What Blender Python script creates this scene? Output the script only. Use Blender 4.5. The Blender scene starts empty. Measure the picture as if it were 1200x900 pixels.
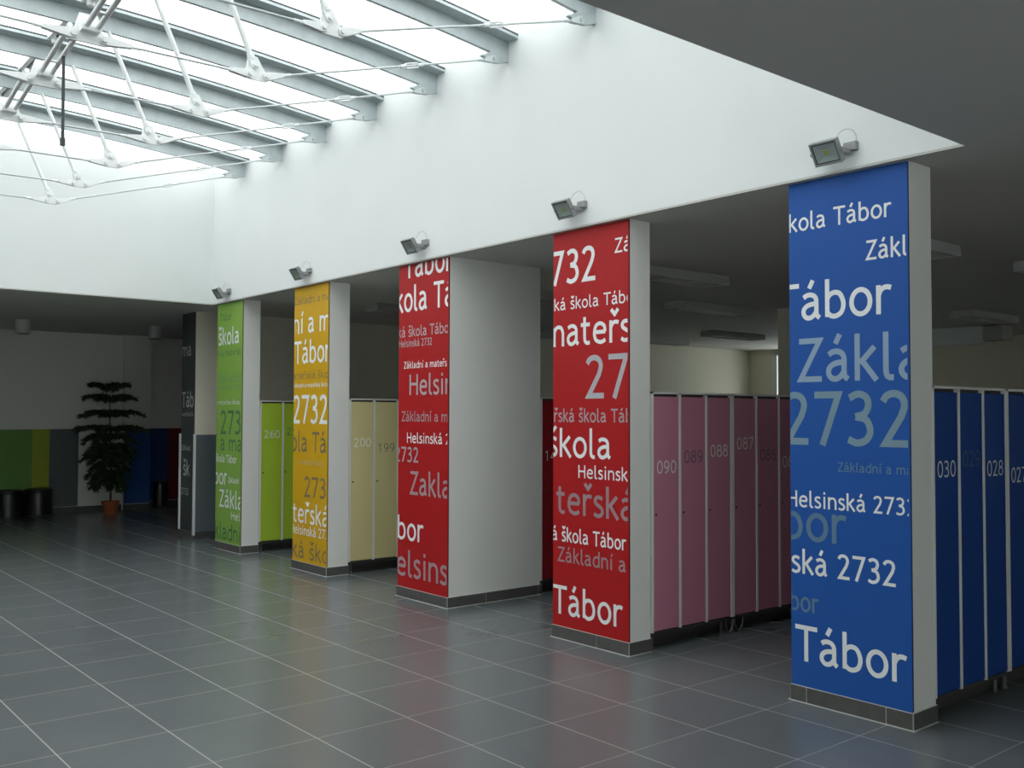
import bpy, bmesh, math, random
from mathutils import Vector, Matrix
random.seed(11)
sc = bpy.context.scene
C = sc.collection
# ------------------------------------------------------------------ camera, sky, exposure
CAM_POS = (3.8312, -4.7754, 1.6)
YAW, PITCH, ROLL = math.radians(50.353), math.radians(1.823), math.radians(0.158)
F_PX = 1143.86
fwd = Vector((-math.sin(YAW) * math.cos(PITCH), math.cos(YAW) * math.cos(PITCH), math.sin(PITCH)))
rgt = Vector((math.cos(YAW), math.sin(YAW), 0))
upv = rgt.cross(fwd)
R1 = rgt * math.cos(ROLL) + upv * math.sin(ROLL)
U1 = -rgt * math.sin(ROLL) + upv * math.cos(ROLL)
cam = bpy.data.cameras.new('camera')
cam.sensor_width = 36.0
cam.lens = F_PX / 1200.0 * 36.0
cam.clip_start = 0.05
cam_o = bpy.data.objects.new('camera', cam)
C.objects.link(cam_o)
M = Matrix((R1, U1, -fwd)).transposed().to_4x4()
M.translation = Vector(CAM_POS)
cam_o.matrix_world = M
sc.camera = cam_o

SKY_STRENGTH = 3.5
EXPOSURE = 0.0
w = bpy.data.worlds.new('sky')
sc.world = w
w.use_nodes = True
bg = w.node_tree.nodes['Background']
bg.inputs[0].default_value = (0.955, 0.982, 1.0, 1)
bg.inputs[1].default_value = SKY_STRENGTH
sc.view_settings.view_transform = 'Standard'
sc.view_settings.look = 'None'
sc.view_settings.exposure = EXPOSURE
sc.view_settings.gamma = 1.0
sc.view_settings.use_curve_mapping = False
try:
    sc.cycles.use_denoising = True
    sc.cycles.max_bounces = 14
    sc.cycles.diffuse_bounces = 8
    sc.cycles.glossy_bounces = 5
    sc.cycles.transparent_max_bounces = 16
    sc.cycles.sample_clamp_indirect = 4.0
except Exception:
    pass

# ------------------------------------------------------------------ materials
MATS = {}
def mat(name, col, rough=0.6, metal=0.0, spec=0.5, noise=0.0, nscale=8.0, bump=0.0, bscale=60.0):
    if name in MATS:
        return MATS[name]
    m = bpy.data.materials.new(name)
    m.use_nodes = True
    nt = m.node_tree
    b = nt.nodes['Principled BSDF']
    b.inputs['Base Color'].default_value = (*col, 1)
    b.inputs['Roughness'].default_value = rough
    b.inputs['Metallic'].default_value = metal
    b.inputs['Specular IOR Level'].default_value = spec
    tc = nt.nodes.new('ShaderNodeTexCoord')
    if noise > 0:
        n = nt.nodes.new('ShaderNodeTexNoise')
        n.inputs['Scale'].default_value = nscale
        n.inputs['Detail'].default_value = 4
        nt.links.new(tc.outputs['Object'], n.inputs['Vector'])
        r = nt.nodes.new('ShaderNodeMapRange')
        r.inputs['From Min'].default_value = 0.3
        r.inputs['From Max'].default_value = 0.7
        r.inputs['To Min'].default_value = 1 - noise
        r.inputs['To Max'].default_value = 1 + noise
        nt.links.new(n.outputs['Fac'], r.inputs['Value'])
        mx = nt.nodes.new('ShaderNodeMix')
        mx.data_type = 'RGBA'
        mx.blend_type = 'MULTIPLY'
        mx.inputs['Factor'].default_value = 1
        mx.inputs['A'].default_value = (*col, 1)
        nt.links.new(r.outputs['Result'], mx.inputs['B'])
        nt.links.new(mx.outputs['Result'], b.inputs['Base Color'])
    if bump > 0:
        n2 = nt.nodes.new('ShaderNodeTexNoise')
        n2.inputs['Scale'].default_value = bscale
        n2.inputs['Detail'].default_value = 3
        nt.links.new(tc.outputs['Object'], n2.inputs['Vector'])
        bp = nt.nodes.new('ShaderNodeBump')
        bp.inputs['Strength'].default_value = bump
        bp.inputs['Distance'].default_value = 0.003
        nt.links.new(n2.outputs['Fac'], bp.inputs['Height'])
        nt.links.new(bp.outputs['Normal'], b.inputs['Normal'])
    MATS[name] = m
    return m

PLASTER = mat('white_plaster', (0.775, 0.805, 0.795), 0.85, spec=0.2, noise=0.015, nscale=1.5, bump=0.12, bscale=160)
COLPAINT = mat('column_paint', (0.78, 0.77, 0.735), 0.8, spec=0.2, noise=0.015, nscale=2, bump=0.1, bscale=150)
HALLWALL = mat('hall_plaster', (0.70, 0.67, 0.55), 0.85, spec=0.2, noise=0.02, nscale=1.2)
CEIL = mat('ceiling_paint', (0.60, 0.585, 0.55), 0.9, spec=0.15, noise=0.015, nscale=1.5)
FARWALL = mat('far_plaster', (0.72, 0.71, 0.67), 0.85, spec=0.2, noise=0.02, nscale=1.2)
TILE_DK = mat('skirting_tile', (0.092, 0.089, 0.084), 0.4, noise=0.12, nscale=14)
GROUT = mat('skirting_grout', (0.55, 0.55, 0.53), 0.8)
BASEB = mat('dark_skirting', (0.06, 0.06, 0.06), 0.5)
STEEL = mat('galvanised_steel', (0.47, 0.52, 0.53), 0.5, metal=0.25, noise=0.08, nscale=9)
WHITE_STEEL = mat('white_painted_steel', (0.88, 0.90, 0.89), 0.4)
ROD = mat('tie_rod_steel', (0.60, 0.64, 0.64), 0.4, metal=0.15)
BOLT = mat('bolt_steel', (0.30, 0.33, 0.34), 0.45, metal=0.6)
DARKROD = mat('dark_rod', (0.05, 0.06, 0.065), 0.5)
FRAME = mat('locker_frame', (0.74, 0.73, 0.70), 0.55)
LBASE = mat('locker_plinth', (0.055, 0.05, 0.048), 0.6)
LEGM = mat('locker_leg', (0.12, 0.12, 0.115), 0.4, metal=0.3)
LOCKM = mat('locker_lock', (0.03, 0.03, 0.03), 0.4)
CHROME = mat('wire_steel', (0.35, 0.35, 0.35), 0.35, metal=0.7)
FL_GREY = mat('floodlight_grey', (0.30, 0.305, 0.30), 0.45, metal=0.2)
FL_DARK = mat('floodlight_gasket', (0.03, 0.033, 0.033), 0.5)
FL_REFL = mat('floodlight_reflector', (0.55, 0.58, 0.58), 0.4, metal=0.2)
FL_CHIP = mat('led_chip', (0.55, 0.50, 0.08), 0.5)
FL_WIRE = mat('white_cable', (0.62, 0.63, 0.62), 0.6)
LIGHTW = mat('lamp_housing', (0.45, 0.45, 0.43), 0.5)
LOUVRE = mat('lamp_louvre', (0.75, 0.75, 0.72), 0.25, metal=0.6)
TUBEM = mat('lamp_tube', (0.85, 0.85, 0.83), 0.3)
BLACKL = mat('black_leatherette', (0.008, 0.008, 0.009), 0.35)
TERRA = mat('terracotta', (0.30, 0.075, 0.025), 0.75, noise=0.1)
SOIL = mat('soil', (0.03, 0.02, 0.015), 0.95)
BARK = mat('pine_bark', (0.05, 0.035, 0.022), 0.9)
NEEDLE = mat('pine_needles', (0.022, 0.055, 0.022), 0.7, noise=0.25, nscale=6)
WTRIM = mat('white_edging', (0.68, 0.69, 0.68), 0.5)

def glass_mat():
    m = bpy.data.materials.new('milky_glazing')
    m.use_nodes = True
    nt = m.node_tree
    nt.nodes.clear()
    out = nt.nodes.new('ShaderNodeOutputMaterial')
    tr = nt.nodes.new('ShaderNodeBsdfTransparent')
    tr.inputs[0].default_value = (0.965, 0.978, 0.972, 1)
    tl = nt.nodes.new('ShaderNodeBsdfTranslucent')
    tl.inputs[0].default_value = (0.88, 0.88, 0.87, 1)
    gl = nt.nodes.new('ShaderNodeBsdfGlossy')
    gl.inputs['Roughness'].default_value = 0.1
    mx = nt.nodes.new('ShaderNodeMixShader')
    mx.inputs[0].default_value = 0.22
    nt.links.new(tr.outputs[0], mx.inputs[1])
    nt.links.new(tl.outputs[0], mx.inputs[2])
    mx2 = nt.nodes.new('ShaderNodeMixShader')
    mx2.inputs[0].default_value = 0.05
    nt.links.new(mx.outputs[0], mx2.inputs[1])
    nt.links.new(gl.outputs[0], mx2.inputs[2])
    nt.links.new(mx2.outputs[0], out.inputs[0])
    return m
GLAZING = glass_mat()

def clear_glass():
    m = bpy.data.materials.new('clear_glass')
    m.use_nodes = True
    nt = m.node_tree
    nt.nodes.clear()
    out = nt.nodes.new('ShaderNodeOutputMaterial')
    tr = nt.nodes.new('ShaderNodeBsdfTransparent')
    tr.inputs[0].default_value = (0.9, 0.93, 0.92, 1)
    gl = nt.nodes.new('ShaderNodeBsdfGlossy')
    gl.inputs['Roughness'].default_value = 0.03
    mx = nt.nodes.new('ShaderNodeMixShader')
    mx.inputs[0].default_value = 0.07
    nt.links.new(tr.outputs[0], mx.inputs[1])
    nt.links.new(gl.outputs[0], mx.inputs[2])
    nt.links.new(mx.outputs[0], out.inputs[0])
    return m
CLEAR = clear_glass()

def floor_mat():
    m = bpy.data.materials.new('grey_floor_tiles')
    m.use_nodes = True
    nt = m.node_tree
    N, L = nt.nodes, nt.links
    b = N['Principled BSDF']
    tc = N.new('ShaderNodeTexCoord')
    sep = N.new('ShaderNodeSeparateXYZ')
    L.new(tc.outputs['Object'], sep.inputs[0])
    def math_(op, a, c=None, d=None):
        n = N.new('ShaderNodeMath')
        n.operation = op
        for i, v in enumerate((a, c, d)):
            if v is None:
                continue
            if isinstance(v, (int, float)):
                n.inputs[i].default_value = v
            else:
                L.new(v, n.inputs[i])
        return n.outputs[0]
    PX, PY = 0.56, 0.53
    ux = math_('DIVIDE', math_('SUBTRACT', sep.outputs['X'], 0.02), PX)
    uy = math_('DIVIDE', math_('SUBTRACT', sep.outputs['Y'], -0.28), PY)
    def edge(u, pitch):
        f = math_('FRACT', u)
        d = math_('MINIMUM', f, math_('SUBTRACT', 1.0, f))
        return math_('MULTIPLY', d, pitch)
    dx, dy = edge(ux, PX), edge(uy, PY)
    gx = math_('LESS_THAN', dx, 0.0020)
    gy = math_('LESS_THAN', dy, 0.0034)
    gr = math_('MAXIMUM', gx, gy)
    cx, cy = math_('FLOOR', ux), math_('FLOOR', uy)
    cmb = N.new('ShaderNodeCombineXYZ')
    L.new(cx, cmb.inputs[0]); L.new(cy, cmb.inputs[1])
    wn = N.new('ShaderNodeTexWhiteNoise')
    wn.noise_dimensions = '3D'
    L.new(cmb.outputs[0], wn.inputs['Vector'])
    n1 = N.new('ShaderNodeTexNoise')
    n1.inputs['Scale'].default_value = 2.2
    n1.inputs['Detail'].default_value = 6
    n1.inputs['Roughness'].default_value = 0.6
    L.new(tc.outputs['Object'], n1.inputs['Vector'])
    t = math_('ADD', math_('MULTIPLY', wn.outputs['Value'], 0.16), math_('MULTIPLY', n1.outputs['Fac'], 0.55))
    ramp = N.new('ShaderNodeMapRange')
    ramp.inputs['From Min'].default_value = 0.0
    ramp.inputs['From Max'].default_value = 0.7
    ramp.inputs['To Min'].default_value = 0.88
    ramp.inputs['To Max'].default_value = 1.12
    L.new(t, ramp.inputs['Value'])
    mul = N.new('ShaderNodeMix')
    mul.data_type = 'RGBA'; mul.blend_type = 'MULTIPLY'
    mul.inputs['Factor'].default_value = 1
    mul.inputs['A'].default_value = (0.128, 0.143, 0.149, 1)
    L.new(ramp.outputs['Result'], mul.inputs['B'])
    mg = N.new('ShaderNodeMix')
    mg.data_type = 'RGBA'
    mg.inputs['B'].default_value = (0.30, 0.30, 0.29, 1)
    L.new(gr, mg.inputs['Factor'])
    L.new(mul.outputs['Result'], mg.inputs['A'])
    L.new(mg.outputs['Result'], b.inputs['Base Color'])
    rr = math_('ADD', math_('ADD', 0.225, math_('MULTIPLY', n1.outputs['Fac'], 0.06)), math_('MULTIPLY', gr, 0.4))
    L.new(rr, b.inputs['Roughness'])
    b.inputs['Specular IOR Level'].default_value = 0.85
    n2 = N.new('ShaderNodeTexNoise')
    n2.inputs['Scale'].default_value = 55
    n2.inputs['Detail'].default_value = 3
    L.new(tc.outputs['Object'], n2.inputs['Vector'])
    bp = N.new('ShaderNodeBump')
    bp.inputs['Strength'].default_value = 0.03
    bp.inputs['Distance'].default_value = 0.001
    L.new(n2.outputs['Fac'], bp.inputs['Height'])
    L.new(bp.outputs['Normal'], b.inputs['Normal'])
    return m
FLOOR = floor_mat()

# ------------------------------------------------------------------ helpers
class MB:
    """collects shapes, then links them as ONE mesh object"""
    def __init__(self):
        self.v, self.f, self.mi = [], [], []
        self.cur = 0
    def add(self, vs, fs):
        o = len(self.v)
        self.v += [tuple(p) for p in vs]
        self.f += [tuple(i + o for i in f) for f in fs]
        self.mi += [self.cur] * len(fs)
        return self
    def box(self, x0, x1, y0, y1, z0, z1, mtx=None):
        vs = [Vector((x, y, z)) for z in (z0, z1) for y in (y0, y1) for x in (x0, x1)]
        if mtx is not None:
            vs = [mtx @ p for p in vs]
        return self.add(vs, [(0, 2, 3, 1), (4, 5, 7, 6), (0, 1, 5, 4), (2, 6, 7, 3), (0, 4, 6, 2), (1, 3, 7, 5)])
    def tube(self, pts, r, n=8, cap=True):
        pts = [Vector(p) for p in pts]
        rs = r if isinstance(r, (list, tuple)) else [r] * len(pts)
        vs, fs = [], []
        ref = None
        for i, p in enumerate(pts):
            a = pts[max(i - 1, 0)]
            c = pts[min(i + 1, len(pts) - 1)]
            t = (c - a).normalized()
            if ref is None:
                ref = Vector((0, 0, 1)) if abs(t.z) < 0.9 else Vector((1, 0, 0))
            s = t.cross(ref).normalized()
            u = s.cross(t).normalized()
            ref = u
            for k in range(n):
                an = 2 * math.pi * k / n
                vs.append(p + (s * math.cos(an) + u * math.sin(an)) * rs[i])
        for i in range(len(pts) - 1):
            for k in range(n):
                k2 = (k + 1) % n
                fs.append((i * n + k, i * n + k2, (i + 1) * n + k2, (i + 1) * n + k))
        if cap:
            fs.append(tuple(range(n - 1, -1, -1)))
            fs.append(tuple((len(pts) - 1) * n + k for k in range(n)))
        return self.add(vs, fs)
    def lathe(self, prof, c, n=24):
        vs, fs = [], []
        for (r, z) in prof:
            for k in range(n):
                a = 2 * math.pi * k / n
                vs.append((c[0] + r * math.cos(a), c[1] + r * math.sin(a), c[2] + z))
        for i in range(len(prof) - 1):
            for k in range(n):
                k2 = (k + 1) % n
                fs.append((i * n + k, i * n + k2, (i + 1) * n + k2, (i + 1) * n + k))
        fs.append(tuple(range(n - 1, -1, -1)))
        fs.append(tuple((len(prof) - 1) * n + k for k in range(n)))
        return self.add(vs, fs)
    def prism(self, poly, d, mtx):
        """polygon in local xy extruded by d along local z, then mtx"""
        n = len(poly)
        vs = [mtx @ Vector((x, y, 0)) for x, y in poly] + [mtx @ Vector((x, y, d)) for x, y in poly]
        fs = [tuple(range(n - 1, -1, -1)), tuple(range(n, 2 * n))]
        for i in range(n):
            j = (i + 1) % n
            fs.append((i, j, n + j, n + i))
        return self.add(vs, fs)
    def build(self, name, mats, parent=None, bevel=0.0, smooth=False):
        me = bpy.data.meshes.new(name)
        me.from_pydata(self.v, [], self.f)
        bm = bmesh.new()
        bm.from_mesh(me)
        bmesh.ops.recalc_face_normals(bm, faces=bm.faces)
        bm.to_mesh(me)
        bm.free()
        if not isinstance(mats, (list, tuple)):
            mats = [mats]
        for m in mats:
            me.materials.append(m)
        for p, i in zip(me.polygons, self.mi):
            p.material_index = i
            p.use_smooth = smooth
        o = bpy.data.objects.new(name, me)
        C.objects.link(o)
        if parent is not None:
            o.parent = parent
            o.matrix_parent_inverse = Matrix.Translation(-Vector(parent.location))
        if bevel > 0:
            b = o.modifiers.new('bevel', 'BEVEL')
            b.width = bevel
            b.segments = 2
            b.limit_method = 'ANGLE'
        if smooth:
            me.set_sharp_from_angle(angle=math.radians(40))
        return o

def thing(name, label, cat, loc, group=None):
    o = bpy.data.objects.new(name, None)
    C.objects.link(o)
    o.location = loc
    o.empty_display_size = 0.1
    o['label'] = label
    o['category'] = cat
    if group:
        o['group'] = group
    return o

def tag(o, label, cat, group=None):
    o['label'] = label
    o['category'] = cat
    if group:
        o['group'] = group
    return o

def struct(o):
    o['kind'] = 'structure'
    return o

# ------------------------------------------------------------------ lettering (stroke letters, humanist sans)
H = 0.045
CAP = 0.715
ASC = 0.74
def cr(pts, n=7):
    P = [Vector((*p, 0)) for p in pts]
    P = [P[0] * 2 - P[1]] + P + [P[-1] * 2 - P[-2]]
    out = []
    for i in range(1, len(P) - 2):
        a, b, c, d = P[i - 1:i + 3]
        for k in range(n):
            t = k / n
            q = 0.5 * ((2 * b) + (c - a) * t + (2 * a - 5 * b + 4 * c - d) * t * t + (3 * b - a - 3 * c + d) * t ** 3)
            out.append((q.x, q.y))
    out.append((P[-2].x, P[-2].y))
    return out
def el(cx, cy, rx, ry, n=28):
    return [(cx + rx * math.cos(2 * math.pi * k / n), cy + ry * math.sin(2 * math.pi * k / n)) for k in range(n)] + ['closed']
def acute(cx, y=0.60):
    return [(cx - 0.035, y), (cx + 0.05, y + 0.15)]
def caron(cx):
    return [(cx - 0.115, 0.775), (cx, 0.655), (cx + 0.115, 0.775)]
A_STEM = cr([(0.085, 0.43), (0.155, 0.468), (0.24, 0.478), (0.325, 0.452), (0.372, 0.39), (0.38, 0.3), (0.38, 0.15), (0.397, 0.075), (0.455, 0.03)])
A_BOWL = cr([(0.38, 0.3), (0.27, 0.296), (0.16, 0.265), (0.092, 0.2), (0.09, 0.115), (0.145, 0.052), (0.225, 0.038), (0.31, 0.075), (0.38, 0.155)])
S_ = cr([(0.335, 0.435), (0.25, 0.475), (0.15, 0.468), (0.092, 0.415), (0.105, 0.34), (0.19, 0.285), (0.285, 0.235), (0.335, 0.165), (0.31, 0.08), (0.23, 0.04), (0.14, 0.042), (0.055, 0.085)])
R_ = [[(0.1, 0), (0.1, 0.522)], cr([(0.1, 0.33), (0.14, 0.42), (0.21, 0.47), (0.285, 0.478), (0.355, 0.46)])]
K_ = [[(0.1, 0), (0.1, ASC)], [(0.415, 0.522), (0.15, 0.27)], [(0.19, 0.31), (0.45, 0)]]
GL = {
    'a': (0.525, [A_STEM, A_BOWL]),
    'á': (0.525, [A_STEM, A_BOWL, acute(0.25)]),
    'b': (0.557, [[(0.1, 0.03), (0.1, ASC)], cr([(0.1, 0.37), (0.165, 0.445), (0.27, 0.478), (0.385, 0.435), (0.455, 0.27), (0.415, 0.11), (0.3, 0.04), (0.19, 0.045), (0.1, 0.11)])]),
    'd': (0.557, [[(0.455, 0), (0.455, ASC)], cr([(0.455, 0.40), (0.385, 0.46), (0.29, 0.476), (0.165, 0.43), (0.09, 0.25), (0.135, 0.10), (0.25, 0.038), (0.37, 0.07), (0.455, 0.155)])]),
    'e': (0.545, [[(0.10, 0.275), (0.465, 0.275)], cr([(0.455, 0.275), (0.425, 0.415), (0.29, 0.478), (0.15, 0.425), (0.092, 0.26), (0.14, 0.10), (0.28, 0.038), (0.39, 0.052), (0.465, 0.09)])]),
    'i': (0.285, [[(0.15, 0), (0.15, 0.522)], [(0.15, 0.615), (0.15, 0.715)]]),
    'í': (0.285, [[(0.15, 0), (0.15, 0.522)], acute(0.17)]),
    'k': (0.505, K_),
    'l': (0.295, [[(0.11, ASC), (0.11, 0.15)] + cr([(0.11, 0.15), (0.125, 0.075), (0.175, 0.04), (0.245, 0.035)])[1:]]),
    'm': (0.83, [[(0.1, 0), (0.1, 0.522)], cr([(0.1, 0.34), (0.15, 0.435), (0.24, 0.478), (0.35, 0.445), (0.405, 0.33)]) + [(0.405, 0)], cr([(0.405, 0.34), (0.455, 0.435), (0.55, 0.478), (0.665, 0.445), (0.725, 0.33)]) + [(0.725, 0)]]),
    'n': (0.547, [[(0.1, 0), (0.1, 0.522)], cr([(0.1, 0.34), (0.16, 0.435), (0.27, 0.478), (0.395, 0.435), (0.445, 0.32)]) + [(0.445, 0)]]),
    'o': (0.537, [el(0.268, 0.257, 0.195, 0.222)]),
    'r': (0.389, R_),
    'ř': (0.389, R_ + [caron(0.23)]),
    's': (0.405, [S_]),
    'š': (0.405, [S_, caron(0.21)]),
    't': (0.396, [[(0.15, 0.66), (0.15, 0.17)] + cr([(0.15, 0.17), (0.17, 0.08), (0.235, 0.038), (0.33, 0.045)])[1:], [(0.02, 0.478), (0.33, 0.478)]]),
    'T': (0.58, [[(0.02, CAP - H), (0.56, CAP - H)], [(0.29, 0), (0.29, CAP - H)]]),
    'Z': (0.55, [[(0.05, CAP - H), (0.46, CAP - H), (0.08, H), (0.50, H)]]),
    'H': (0.655, [[(0.11, 0), (0.11, CAP)], [(0.545, 0), (0.545, CAP)], [(0.11, 0.375), (0.545, 0.375)]]),
    ' ': (0.301, []),
    '0': (0.525, [el(0.262, 0.357, 0.185, 0.315)]),
    '1': (0.525, [[(0.12, 0.56), (0.29, 0.67), (0.29, 0)]]),
    '2': (0.525, [cr([(0.075, 0.575), (0.13, 0.645), (0.235, 0.673), (0.345, 0.635), (0.39, 0.53), (0.345, 0.39)]) + [(0.105, H), (0.46, H)]]),
    '3': (0.525, [cr([(0.085, 0.625), (0.215, 0.673), (0.335, 0.64), (0.38, 0.535), (0.32, 0.42), (0.18, 0.38)]), cr([(0.18, 0.38), (0.345, 0.34), (0.405, 0.2), (0.345, 0.085), (0.205, 0.042), (0.065, 0.085)])]),
    '4': (0.525, [[(0.365, 0), (0.365, 0.68), (0.07, 0.215), (0.50, 0.215)]]),
    '5': (0.525, [[(0.42, CAP - H), (0.15, CAP - H), (0.13, 0.40)] + cr([(0.13, 0.40), (0.26, 0.43), (0.38, 0.36), (0.40, 0.21), (0.33, 0.085), (0.2, 0.042), (0.08, 0.075)])[1:]]),
    '6': (0.525, [el(0.272, 0.235, 0.17, 0.19), cr([(0.10, 0.23), (0.125, 0.44), (0.225, 0.60), (0.385, 0.68)])]),
    '7': (0.525, [[(0.04, CAP - H), (0.435, CAP - H), (0.17, 0)]]),
    '8': (0.525, [el(0.262, 0.525, 0.145, 0.145), el(0.262, 0.21, 0.18, 0.168)]),
    '9': (0.525, [el(0.252, 0.48, 0.17, 0.19), cr([(0.424, 0.485), (0.40, 0.275), (0.30, 0.115), (0.14, 0.035)])]),
}
def ribbon(vs, fs, pts, th):
    closed = pts[-1] == 'closed'
    if closed:
        pts = pts[:-1]
    n = len(pts)
    h = th / 2
    o = len(vs)
    for i in range(n):
        p = Vector(pts[i])
        if closed:
            a, c = Vector(pts[i - 1]), Vector(pts[(i + 1) % n])
        else:
            a = Vector(pts[i - 1]) if i > 0 else None
            c = Vector(pts[i + 1]) if i < n - 1 else None
        d1 = (p - a).normalized() if a is not None else None
        d2 = (c - p).normalized() if c is not None else None
        if d1 is None: d1 = d2
        if d2 is None: d2 = d1
        n1, n2 = Vector((-d1.y, d1.x)), Vector((-d2.y, d2.x))
        m = (n1 + n2)
        m = m.normalized() if m.length > 1e-6 else n1
        k = min(1 / max(m.dot(n1), 0.32), 3.0)
        vs.append(p + m * h * k)
        vs.append(p - m * h * k)
    for i in range(n if closed else n - 1):
        j = (i + 1) % n
        fs.append((o + 2 * i, o + 2 * j, o + 2 * j + 1, o + 2 * i + 1))
def text_mesh(name, s, u0, u1, z0, cap, weight=1.0, clip=None, ztop=None):
    """flat lettering in (u, z): ink spans u0..u1, baseline z0, capital height cap; cut off at clip = (ulo, uhi)"""
    sy = cap / CAP
    th = 0.092 * sy * weight
    strokes, x = [], 0.0
    for ch in s:
        adv, st = GL[ch]
        for k in st:
            closed = k[-1] == 'closed'
            pts = [(p[0] + x, p[1]) for p in (k[:-1] if closed else k)]
            strokes.append((pts, closed))
        x += adv
    xs = [p[0] for st, _ in strokes for p in st]
    a, b = min(xs), max(xs)
    sx = (u1 - u0 - th) / (b - a)
    vs, fs = [], []
    ds = []
    for j, (pts, closed) in enumerate(strokes):
        q = [(u0 + th / 2 + (px - a) * sx, z0 + py * sy) for px, py in pts]
        ribbon(vs, fs, q + (['closed'] if closed else []), th)
        ds += [-0.00012 * (j % 3)] * (len(vs) - len(ds))
    me = bpy.data.meshes.new(name)
    me.from_pydata([(v[0], d_, v[1]) for v, d_ in zip(vs, ds)], [], fs)
    bm = bmesh.new()
    bm.from_mesh(me)
    def cut(co, no):
        bmesh.ops.bisect_plane(bm, geom=bm.verts[:] + bm.edges[:] + bm.faces[:], plane_co=co, plane_no=no, clear_outer=True)
    if clip:
        cut((clip[0], 0, 0), (-1, 0, 0))
        cut((clip[1], 0, 0), (1, 0, 0))
    if ztop:
        cut((0, 0, ztop), (0, 0, 1))
    bm.to_mesh(me)
    bm.free()
    return me
def lettering(name, me, m, parent, mtx):
    me.transform(mtx)
    me.materials.append(m)
    o = bpy.data.objects.new(name, me)
    C.objects.link(o)
    o.parent = parent
    o.matrix_parent_inverse = Matrix.Translation(-Vector(parent.location))
    return o

# ------------------------------------------------------------------ plan dimensions
ZC = 2.925                       # ceiling height
HP = (-3.36, 5.46)               # free-standing column in the locker hall
XL = [0.555, -1.459, -3.516, -5.522, -7.520]     # columns, near to far
XR = [1.272, -0.705, -2.763, -4.796, -6.805]
DEP = [0.239, 0.209, 1.018, 0.241, 0.220]
AX0, AX1 = -7.567, 1.592         # the skylit court
AY0, AY1 = -6.22, -0.045
ZW = 4.72                        # top of the court walls
X0, X1, Y0, Y1 = -13.9, 8.2, -9.4, 11.7
NG = (-9.2, -1.4)                # unseen glazed front behind the viewer, added to bring in daylight

# ------------------------------------------------------------------ the room
b = MB(); b.box(X0, X1, Y0, Y1, -0.15, 0.0)
struct(b.build('floor', FLOOR))
b = MB()
b.box(X0, AX0 - 0.002, Y0, Y1, ZC, ZC + 0.012)
b.box(AX1 + 0.002, X1, Y0, Y1, ZC, ZC + 0.012)
b.box(AX0 - 0.002, AX1 + 0.002, AY1 + 0.002, Y1, ZC, ZC + 0.012)
b.box(AX0 - 0.002, AX1 + 0.002, Y0, AY0 - 0.002, ZC, ZC + 0.012)
struct(b.build('ceiling', CEIL))
def wall(name, x0, x1, y0, y1, z0, z1, m):
    bb = MB(); bb.box(x0, x1, y0, y1, z0, z1)
    return struct(bb.build(name, m))
wall('wall_court_right', AX0 - 0.2, AX1 + 0.2, AY1, AY1 + 0.2, ZC + 0.012, ZW, PLASTER)
wall('wall_court_left', AX0 - 0.2, AX1 + 0.2, AY0 - 0.2, AY0, ZC + 0.012, ZW, PLASTER)
wall('wall_court_far', AX0 - 0.2, AX0, AY0, AY1, ZC + 0.012, ZW, PLASTER)
wall('wall_court_near', AX1, AX1 + 0.2, AY0, AY1, ZC + 0.012, ZW, PLASTER)
# outer walls
wall('wall_far', X0, -13.0, Y0, 0.66, 0, ZC, FARWALL)
wall('wall_far_pier', X0, -12.9, 0.66, 1.10, 0, ZC, FARWALL)
wall('wall_far_recess', X0, -13.25, 1.10, 3.0, 0, ZC, FARWALL)
wall('wall_far_side', X0, -8.87, 3.0, 3.2, 0, ZC, FARWALL)
wall('wall_hall', -8.87, -8.44, 0.10, Y1, 0, ZC, HALLWALL)
wall('wall_left', X0, X1, Y0 - 0.2, Y0, 0, ZC, FARWALL)
wall('wall_near', X1, X1 + 0.2, NG[1], Y1, 0, ZC, FARWALL)
wall('wall_near_corner', X1, X1 + 0.2, Y0, NG[0], 0, ZC, FARWALL)
b = MB()
NP = 7
for k in range(NP + 1):
    yy = NG[0] + (NG[1] - NG[0]) * k / NP
    b.box(X1 + .06, X1 + .14, yy - .03, yy + .03, 0, ZC)
b.box(X1 + .06, X1 + .14, NG[0], NG[1], 0, .1)
b.box(X1 + .06, X1 + .14, NG[0], NG[1], 2.15, 2.21)
b.box(X1 + .06, X1 + .14, NG[0], NG[1], ZC - .1, ZC)
fr = struct(b.build('window_14', WTRIM))  # added front, sends daylight onto column sides and lockers
b = MB(); b.box(X1 + .097, X1 + .103, NG[0], NG[1], .08, ZC - .08)
struct(b.build('window_glass_added', CLEAR, fr))
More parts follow.
